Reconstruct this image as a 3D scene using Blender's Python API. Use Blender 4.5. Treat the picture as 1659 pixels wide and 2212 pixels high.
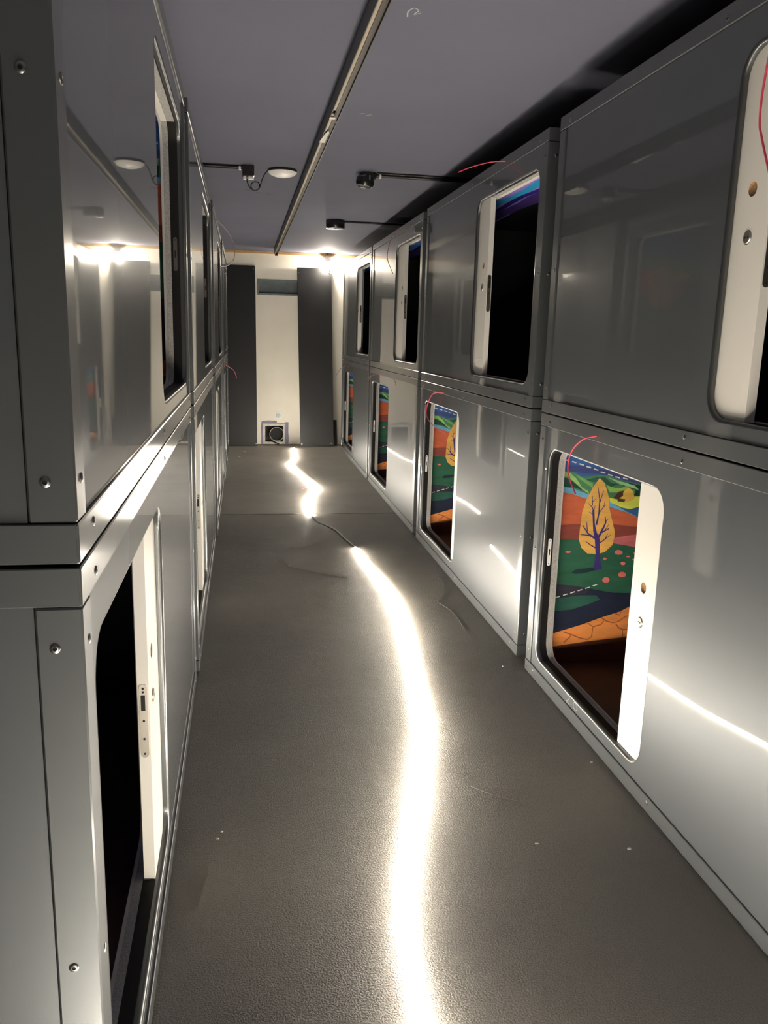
import bpy, bmesh, math, random
from mathutils import Vector, Matrix

random.seed(7)
scene = bpy.context.scene
for o in list(bpy.data.objects):
    bpy.data.objects.remove(o, do_unlink=True)
COL = scene.collection

# ------------------------------------------------------------------ camera
YAW, PITCH, ROLL, EYE, FPX = 0.1727, 0.2098, -0.0276, 1.3075, 1777.99
_F = Vector((math.sin(YAW), math.cos(YAW), 0)); _R = Vector((math.cos(YAW), -math.sin(YAW), 0)); _U = Vector((0, 0, 1))
F2 = math.cos(PITCH) * _F - math.sin(PITCH) * _U
U2 = math.cos(PITCH) * _U + math.sin(PITCH) * _F
R3 = math.cos(ROLL) * _R - math.sin(ROLL) * U2
U3 = math.cos(ROLL) * U2 + math.sin(ROLL) * _R
cam_d = bpy.data.cameras.new('camera')
cam_d.sensor_fit = 'HORIZONTAL'; cam_d.sensor_width = 36.0
cam_d.lens = FPX / 1659.0 * 36.0
cam_d.clip_start = 0.02; cam_d.clip_end = 60
cam = bpy.data.objects.new('camera', cam_d); COL.objects.link(cam)
cam.matrix_world = Matrix(((R3.x, U3.x, -F2.x, 0), (R3.y, U3.y, -F2.y, 0), (R3.z, U3.z, -F2.z, EYE), (0, 0, 0, 1)))
scene.camera = cam

# ------------------------------------------------------------------ world, exposure
w = bpy.data.worlds.new('world'); scene.world = w; w.use_nodes = True
w.node_tree.nodes['Background'].inputs[0].default_value = (0, 0, 0, 1)
w.node_tree.nodes['Background'].inputs[1].default_value = 0.0
vs = scene.view_settings
vs.view_transform = 'Standard'; vs.look = 'None'; vs.gamma = 1.0; vs.use_curve_mapping = False
vs.exposure = 0.12
cy = scene.cycles
cy.max_bounces = 6; cy.diffuse_bounces = 3; cy.glossy_bounces = 4; cy.transmission_bounces = 0; cy.transparent_max_bounces = 2; cy.volume_bounces = 0
cy.adaptive_threshold = 0.022; cy.caustics_refractive = False; cy.use_light_tree = False
STRIP_POWER = 380.0     # emission of the lit light strip
LAMP_POWER = 700.0      # emission of the bulb at the far end
LAMP_WATTS = 42.0      # light thrown by that lamp
STRIP_COL = (1.0, 0.91, 0.77)
LAMP_COL = (1.0, 0.90, 0.74)

# ------------------------------------------------------------------ materials
MATS = {}
def lin(c):
    return tuple(((v / 255) / 12.92 if v / 255 <= 0.04045 else ((v / 255 + 0.055) / 1.055) ** 2.4) for v in c) + (1,)
def pmat(name, col, rough=0.5, metal=0.0, spec=0.5, coat=0.0, coat_rough=0.05, coat_ior=1.6, emit=None, estr=0.0,
         noise=None, bump=None, rvar=None):
    """noise=(scale, amount, (sx,sy,sz)) tints the base; bump=(scale, strength, distance, (sx,sy,sz))"""
    if name in MATS: return MATS[name]
    m = bpy.data.materials.new(name); m.use_nodes = True
    nt = m.node_tree; b = nt.nodes['Principled BSDF']
    c = tuple(col) if len(col) == 4 else tuple(col) + (1,)
    b.inputs['Base Color'].default_value = c
    b.inputs['Roughness'].default_value = rough
    b.inputs['Metallic'].default_value = metal
    b.inputs['Specular IOR Level'].default_value = spec
    b.inputs['Coat Weight'].default_value = coat
    b.inputs['Coat Roughness'].default_value = coat_rough; b.inputs['Coat IOR'].default_value = coat_ior
    if emit:
        b.inputs['Emission Color'].default_value = tuple(emit) + (1,)
        b.inputs['Emission Strength'].default_value = estr
    def tex(scale, stretch, detail=4):
        tc = nt.nodes.new('ShaderNodeTexCoord'); mp = nt.nodes.new('ShaderNodeMapping')
        mp.inputs['Scale'].default_value = stretch
        n = nt.nodes.new('ShaderNodeTexNoise'); n.inputs['Scale'].default_value = scale; n.inputs['Detail'].default_value = detail
        nt.links.new(tc.outputs['Object'], mp.inputs[0]); nt.links.new(mp.outputs[0], n.inputs['Vector'])
        return n
    if noise:
        n = tex(noise[0], noise[2] if len(noise) > 2 else (1, 1, 1))
        r = nt.nodes.new('ShaderNodeMapRange')
        r.inputs['From Min'].default_value = 0.3; r.inputs['From Max'].default_value = 0.7
        r.inputs['To Min'].default_value = 1 - noise[1]; r.inputs['To Max'].default_value = 1 + noise[1]
        mx = nt.nodes.new('ShaderNodeMix'); mx.data_type = 'RGBA'; mx.blend_type = 'MULTIPLY'; mx.inputs[0].default_value = 1
        mx.inputs[6].default_value = c
        nt.links.new(n.outputs['Fac'], r.inputs['Value']); nt.links.new(r.outputs[0], mx.inputs[7])
        nt.links.new(mx.outputs[2], b.inputs['Base Color'])
    if rvar:
        n = tex(rvar[0], (1, 1, 1))
        r = nt.nodes.new('ShaderNodeMapRange')
        r.inputs['From Min'].default_value = 0.3; r.inputs['From Max'].default_value = 0.7
        r.inputs['To Min'].default_value = rough - rvar[1]; r.inputs['To Max'].default_value = rough + rvar[1]
        nt.links.new(n.outputs['Fac'], r.inputs['Value']); nt.links.new(r.outputs[0], b.inputs['Roughness'])
    if bump:
        n = tex(bump[0], bump[3] if len(bump) > 3 else (1, 1, 1), 3)
        bp = nt.nodes.new('ShaderNodeBump'); bp.inputs['Strength'].default_value = bump[1]; bp.inputs['Distance'].default_value = bump[2]
        nt.links.new(n.outputs['Fac'], bp.inputs['Height']); nt.links.new(bp.outputs[0], b.inputs['Normal'])
    MATS[name] = m
    return m

M_PANEL = pmat('coated_panel', (0.084, 0.092, 0.100), 0.42, 0.38, coat=1.0, coat_ior=1.36, coat_rough=0.02)
M_FRAME = pmat('painted_frame', (0.090, 0.097, 0.102), 0.42, 0.50, coat=0.8, coat_ior=1.4, coat_rough=0.14)
M_LIP = pmat('rolled_lip', (0.10, 0.105, 0.107), 0.34, 0.75, coat=0.3, coat_rough=0.1)
M_JAMB = pmat('black_jamb', (0.010, 0.009, 0.009), 0.6, spec=0.2)
M_FELT = pmat('grey_felt', (0.36, 0.35, 0.33), 0.95, noise=(240, 0.25), bump=(400, 0.4, 0.001))
M_WHITE = pmat('white_laminate', (0.80, 0.765, 0.70), 0.35)
M_DARKIN = pmat('unlit_interior', (0.014, 0.014, 0.015), 0.6)  # near-black, the shade of the unlit cabin is put into the colour
M_BED = pmat('brown_bed_board', (0.045, 0.022, 0.014), 0.55, noise=(6, 0.3))
M_STEEL = pmat('screw_steel', (0.30, 0.30, 0.29), 0.32, 1.0)
M_HOLE = pmat('screw_recess', (0.004, 0.004, 0.004), 0.7)
M_BRASS = pmat('latch_metal', (0.50, 0.47, 0.41), 0.35, 0.9)
M_LATCHD = pmat('latch_dark_metal', (0.20, 0.18, 0.155), 0.4, 0.9)
M_WOODCUT = pmat('cut_board', (0.36, 0.22, 0.11), 0.85, noise=(160, 0.4))
M_SKYPRINT = pmat('print_purple', lin((150, 128, 220)), 0.5)
M_BLACKP = pmat('black_plastic', (0.012, 0.012, 0.013), 0.25)
M_BLACKR = pmat('black_rubber', (0.010, 0.010, 0.010), 0.5)
M_CHROME = pmat('chrome', (0.75, 0.75, 0.74), 0.15, 1.0)
M_WPLAST = pmat('white_plastic', (0.88, 0.85, 0.80), 0.35)
M_CREAM = pmat('cream_wall', (0.86, 0.81, 0.70), 0.7, noise=(3, 0.04), bump=(60, 0.08, 0.002))
M_SIDEWALL = pmat('dark_side_wall', (0.05, 0.05, 0.055), 0.8, noise=(3, 0.1))
M_PINE = pmat('pine_trim', (0.55, 0.34, 0.15), 0.6, noise=(12, 0.2, (1, 1, 14)))
M_CEIL = pmat('ceiling_paint', (0.136, 0.138, 0.176), 0.80, spec=0.03, noise=(1.5, 0.05), bump=(9, 0.03, 0.004, (0.6, 5, 1)))
M_CHALK = pmat('chalk', (0.42, 0.42, 0.45), 0.9)
M_SCUFF = pmat('dark_scuff', (0.05, 0.045, 0.05), 0.9)
M_BOARD = pmat('charcoal_board', (0.013, 0.013, 0.014), 0.45, noise=(5, 0.12), rvar=(2.5, 0.08))
M_LILAC = pmat('lilac_paint', (0.24, 0.23, 0.33), 0.8, noise=(20, 0.15))
M_GALV = pmat('galvanised_sheet', (0.22, 0.25, 0.26), 0.38, 0.7, noise=(14, 0.12))
M_DIRTY = pmat('dirty_duct', (0.07, 0.065, 0.055), 0.8, noise=(30, 0.5))
M_OFFWHITE = pmat('offwhite_metal', (0.62, 0.60, 0.52), 0.5, noise=(20, 0.15))
M_TRACKD = pmat('dark_track', (0.045, 0.040, 0.036), 0.4, 0.4)
M_TRACKB = pmat('brown_track_groove', (0.030, 0.020, 0.012), 0.35, 0.2)
M_TRACKC = pmat('pale_track_strip', (0.36, 0.29, 0.20), 0.4, 0.3, noise=(6, 0.15, (1, 0.3, 1)))
M_TAPE = pmat('masking_tape', (0.70, 0.66, 0.58), 0.7)
M_RED = pmat('red_wire', (0.78, 0.07, 0.12), 0.4)
M_DRED = pmat('dark_red_wire', (0.16, 0.03, 0.035), 0.5)
M_STRIP = pmat('lit_strip', (0.8, 0.78, 0.7), 0.4, emit=STRIP_COL, estr=STRIP_POWER)
M_LEAD = pmat('strip_lead', (0.38, 0.36, 0.32), 0.45)
M_BULB = pmat('lit_bulb', (0.9, 0.9, 0.85), 0.4, emit=LAMP_COL, estr=LAMP_POWER)
M_CHIP = pmat('pale_chip', (0.62, 0.60, 0.55), 0.7)

def floor_material():
    m = bpy.data.materials.new('painted_screed'); m.use_nodes = True; nt = m.node_tree; b = nt.nodes['Principled BSDF']
    tc = nt.nodes.new('ShaderNodeTexCoord')
    def noise(scale, detail, rough=0.5):
        n = nt.nodes.new('ShaderNodeTexNoise'); n.inputs['Scale'].default_value = scale; n.inputs['Detail'].default_value = detail
        n.inputs['Roughness'].default_value = rough
        nt.links.new(tc.outputs['Object'], n.inputs['Vector']); return n
    big = noise(1.6, 5); mid = noise(9, 4); fine = noise(215, 3, 0.65)
    cr = nt.nodes.new('ShaderNodeValToRGB')
    cr.color_ramp.elements[0].position = 0.3; cr.color_ramp.elements[0].color = (0.212, 0.195, 0.170, 1)
    cr.color_ramp.elements[1].position = 0.72; cr.color_ramp.elements[1].color = (0.282, 0.260, 0.228, 1)
    nt.links.new(big.outputs['Fac'], cr.inputs[0])
    # sparse pale scuffs
    sc = noise(30, 6, 0.7); sr = nt.nodes.new('ShaderNodeMapRange')
    sr.inputs['From Min'].default_value = 0.70; sr.inputs['From Max'].default_value = 0.80; sr.inputs['To Max'].default_value = 0.5
    nt.links.new(sc.outputs['Fac'], sr.inputs['Value'])
    mx = nt.nodes.new('ShaderNodeMix'); mx.data_type = 'RGBA'; mx.inputs[7].default_value = (0.36, 0.34, 0.30, 1)
    nt.links.new(sr.outputs[0], mx.inputs[0]); nt.links.new(cr.outputs[0], mx.inputs[6]); nt.links.new(mx.outputs[2], b.inputs['Base Color'])
    rr = nt.nodes.new('ShaderNodeMapRange'); rr.inputs['To Min'].default_value = 0.46; rr.inputs['To Max'].default_value = 0.64; b.inputs['Specular IOR Level'].default_value = 0.32
    nt.links.new(mid.outputs['Fac'], rr.inputs['Value']); nt.links.new(rr.outputs[0], b.inputs['Roughness'])
    b1 = nt.nodes.new('ShaderNodeBump'); b1.inputs['Strength'].default_value = 0.9; b1.inputs['Distance'].default_value = 0.0050
    b2 = nt.nodes.new('ShaderNodeBump'); b2.inputs['Strength'].default_value = 0.35; b2.inputs['Distance'].default_value = 0.012
    nt.links.new(fine.outputs['Fac'], b1.inputs['Height']); nt.links.new(mid.outputs['Fac'], b2.inputs['Height'])
    nt.links.new(b2.outputs[0], b1.inputs['Normal']); nt.links.new(b1.outputs[0], b.inputs['Normal'])
    return m
M_FLOOR = floor_material()

# ------------------------------------------------------------------ mesh helpers
class MB:
    def __init__(s): s.v = []; s.f = []; s.m = []
    def add(s, vs_, fs_, mi=0):
        k = len(s.v); s.v += [tuple(p) for p in vs_]
        for f in fs_: s.f.append(tuple(i + k for i in f)); s.m.append(mi)
        return s
    def box(s, x0, x1, y0, y1, z0, z1, mi=0, skip=(), bev=0.0):
        if bev > 0:
            b = min(bev, (x1 - x0) * .45, (y1 - y0) * .45, (z1 - z0) * .45)
            V = []; idx = {}
            for ix in (0, 1):
                for iy in (0, 1):
                    for iz in (0, 1):
                        c = ((x0, x1)[ix], (y0, y1)[iy], (z0, z1)[iz]); sg = (1 - 2 * ix, 1 - 2 * iy, 1 - 2 * iz)
                        for ax in range(3):
                            p = [c[i] + sg[i] * b * (i != ax) for i in range(3)]
                            idx[(ix, iy, iz, ax)] = len(V); V.append(p)
            Fc = []
            for ax in range(3):
                o1, o2 = [i for i in range(3) if i != ax]
                for sd in (0, 1):
                    q = []
                    for a, c_ in ((0, 0), (1, 0), (1, 1), (0, 1)):
                        k = [0, 0, 0]; k[ax] = sd; k[o1] = a; k[o2] = c_; q.append(idx[(k[0], k[1], k[2], ax)])
                    Fc.append(q)
            for ax in range(3):
                o1, o2 = [i for i in range(3) if i != ax]
                for a in (0, 1):
                    for c_ in (0, 1):
                        k0 = [0, 0, 0]; k1 = [0, 0, 0]
                        k0[ax] = 0; k1[ax] = 1
                        for k in (k0, k1): k[o1] = a; k[o2] = c_
                        Fc.append([idx[tuple(k0) + (o1,)], idx[tuple(k1) + (o1,)], idx[tuple(k1) + (o2,)], idx[tuple(k0) + (o2,)]])
            for ix in (0, 1):
                for iy in (0, 1):
                    for iz in (0, 1): Fc.append([idx[(ix, iy, iz, a)] for a in range(3)])
            return s.add(V, Fc, mi)
        V = [(x0, y0, z0), (x1, y0, z0), (x1, y1, z0), (x0, y1, z0), (x0, y0, z1), (x1, y0, z1), (x1, y1, z1), (x0, y1, z1)]
        Fc = {'z0': (0, 3, 2, 1), 'z1': (4, 5, 6, 7), 'y0': (0, 1, 5, 4), 'x1': (1, 2, 6, 5), 'y1': (2, 3, 7, 6), 'x0': (3, 0, 4, 7)}
        return s.add(V, [f for k, f in Fc.items() if k not in skip], mi)
    def tube(s, pts, rad, seg=8, mi=0, caps=True, flat=1.0):
        pts = [Vector(p) for p in pts]; n = len(pts)
        rads = rad if isinstance(rad, (list, tuple)) else [rad] * n
        V = []; up = Vector((0, 0, 1))
        prev = None
        for i, p in enumerate(pts):
            t = (pts[min(i + 1, n - 1)] - pts[max(i - 1, 0)]).normalized()
            a = t.cross(up)
            if a.length < 1e-3: a = t.cross(Vector((1, 0, 0)))
            if prev is not None:
                a = prev - t * prev.dot(t)
            a.normalize(); prev = a; b = a.cross(t).normalized()
            for k in range(seg):
                th = 2 * math.pi * k / seg
                V.append(p + a * math.cos(th) * rads[i] + b * math.sin(th) * rads[i] * flat)
        Fc = [(i * seg + k, i * seg + (k + 1) % seg, (i + 1) * seg + (k + 1) % seg, (i + 1) * seg + k) for i in range(n - 1) for k in range(seg)]
        if caps: Fc += [tuple(range(seg))[::-1], tuple((n - 1) * seg + k for k in range(seg))]
        return s.add(V, Fc, mi)
    def lathe(s, prof, seg=20, mi=0, M=None, cap=True):
        """prof: (r,h) list turned about local z, then transformed by M"""
        M = M or Matrix.Identity(4); V = []; n = len(prof)
        for r, h in prof:
            for k in range(seg):
                th = 2 * math.pi * k / seg; V.append(M @ Vector((r * math.cos(th), r * math.sin(th), h)))
        Fc = [(i * seg + k, i * seg + (k + 1) % seg, (i + 1) * seg + (k + 1) % seg, (i + 1) * seg + k) for i in range(n - 1) for k in range(seg)]
        if cap:
            Fc += [tuple(range(seg))[::-1], tuple((n - 1) * seg + k for k in range(seg))]
        return s.add(V, Fc, mi)
    def prism(s, poly, axis, a0, a1, mi=0):
        """poly of 2-D points in the plane normal to axis ('x': (y,z), 'y': (x,z), 'z': (x,y))"""
        def P(p, a): return {'x': (a, p[0], p[1]), 'y': (p[0], a, p[1]), 'z': (p[0], p[1], a)}[axis]
        n = len(poly); V = [P(p, a0) for p in poly] + [P(p, a1) for p in poly]
        return s.add(V, [tuple(range(n))[::-1], tuple(range(n, 2 * n))] + [(i, (i + 1) % n, n + (i + 1) % n, n + i) for i in range(n)], mi)
    def plate(s, outer, holes, axis, a0, a1, mi=0, back=True):
        """flat plate with holes, a0 front face, a1 back face"""
        def P(p, a): return Vector({'x': (a, p[0], p[1]), 'y': (p[0], a, p[1]), 'z': (p[0], p[1], a)}[axis])
        for a in ((a0, a1) if back else (a0,)):
            bm = bmesh.new(); ed = []
            for loop in [outer] + holes:
                vv = [bm.verts.new(P(p, a)) for p in loop]
                ed += [bm.edges.new((vv[i], vv[(i + 1) % len(vv)])) for i in range(len(vv))]
            bmesh.ops.triangle_fill(bm, use_beauty=True, use_dissolve=False, edges=ed)
            bm.verts.index_update()
            s.add([v.co[:] for v in bm.verts], [[v.index for v in f.verts] for f in bm.faces], mi); bm.free()
        for loop in [outer] + holes:
            n = len(loop)
            s.add([P(p, a0) for p in loop] + [P(p, a1) for p in loop], [(i, (i + 1) % n, n + (i + 1) % n, n + i) for i in range(n)], mi)
        return s
    def sweep(s, loops, mi=0, closed=True):
        """loops: list of equal-length 3-D point rings, bridged in order"""
        n = len(loops[0]); V = [p for l in loops for p in l]
        Fc = [(i * n + k, i * n + (k + 1) % n, (i + 1) * n + (k + 1) % n, (i + 1) * n + k) for i in range(len(loops) - 1) for k in range(n if closed else n - 1)]
        return s.add(V, Fc, mi)
    def mesh(s, name, mats, flipy=False, smooth=False, recalc=True):
        me = bpy.data.meshes.new(name)
        V = [(x, -y, z) for x, y, z in s.v] if flipy else s.v
        me.from_pydata(V, [], s.f)
        for m in (mats if isinstance(mats, (list, tuple)) else [mats]): me.materials.append(m)
        me.polygons.foreach_set('material_index', s.m)
        if recalc:
            bm = bmesh.new(); bm.from_mesh(me); bmesh.ops.remove_doubles(bm, verts=bm.verts, dist=1e-6)
            bmesh.ops.recalc_face_normals(bm, faces=bm.faces); bm.to_mesh(me); bm.free()
        if smooth:
            me.polygons.foreach_set('use_smooth', [True] * len(me.polygons))
            try: me.set_sharp_from_angle(angle=math.radians(40))
            except Exception: pass
        me.update(); return me

def obj(name, me, parent=None, loc=(0, 0, 0), rot=(0, 0, 0)):
    o = bpy.data.objects.new(name, me); COL.objects.link(o)
    o.location = loc; o.rotation_euler = rot
    if parent: o.parent = parent
    return o
def thing(name, label, cat, loc=(0, 0, 0), rotz=0, group=None):
    o = bpy.data.objects.new(name, None); COL.objects.link(o); o.empty_display_size = 0.05
    o.location = loc; o.rotation_euler = (0, 0, rotz)
    return tag(o, label, cat, group)
def tag(o, label, cat, group=None):
    o['label'] = label; o['category'] = cat
    if group: o['group'] = group
    return o
def struct(o, label=None):
    o['kind'] = 'structure'
    if label: o['label'] = label
    return o
def rrect(y0, y1, z0, z1, r, off=0.0, n=7):
    """rounded rectangle loop, grown outwards by off"""
    y0 -= off; y1 += off; z0 -= off; z1 += off; r = max(r + off, 0.002)
    pts = []
    for cy, cz, a0 in ((y1 - r, z1 - r, 0), (y0 + r, z1 - r, 90), (y0 + r, z0 + r, 180), (y1 - r, z0 + r, 270)):
        for k in range(n + 1):
            a = math.radians(a0 + 90 * k / n); pts.append((cy + r * math.cos(a), cz + r * math.sin(a)))
    return pts
def spline(pts, sub=8):
    P = [Vector(p) for p in pts]; out = []
    for i in range(len(P) - 1):
        p0 = P[max(i - 1, 0)]; p1 = P[i]; p2 = P[i + 1]; p3 = P[min(i + 2, len(P) - 1)]
        for k in range(sub):
            t = k / sub
            out.append(0.5 * ((2 * p1) + (-p0 + p2) * t + (2 * p0 - 5 * p1 + 4 * p2 - p3) * t * t + (-p0 + 3 * p1 - 3 * p2 + p3) * t ** 3))
    out.append(P[-1]); return out
def circle(cy, cz, r, n=16): return [(cy + r * math.cos(2 * math.pi * k / n), cz + r * math.sin(2 * math.pi * k / n)) for k in range(n)]
def rect(a0, a1, b0, b1): return [(a0, b0), (a1, b0), (a1, b1), (a0, b1)]

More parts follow.
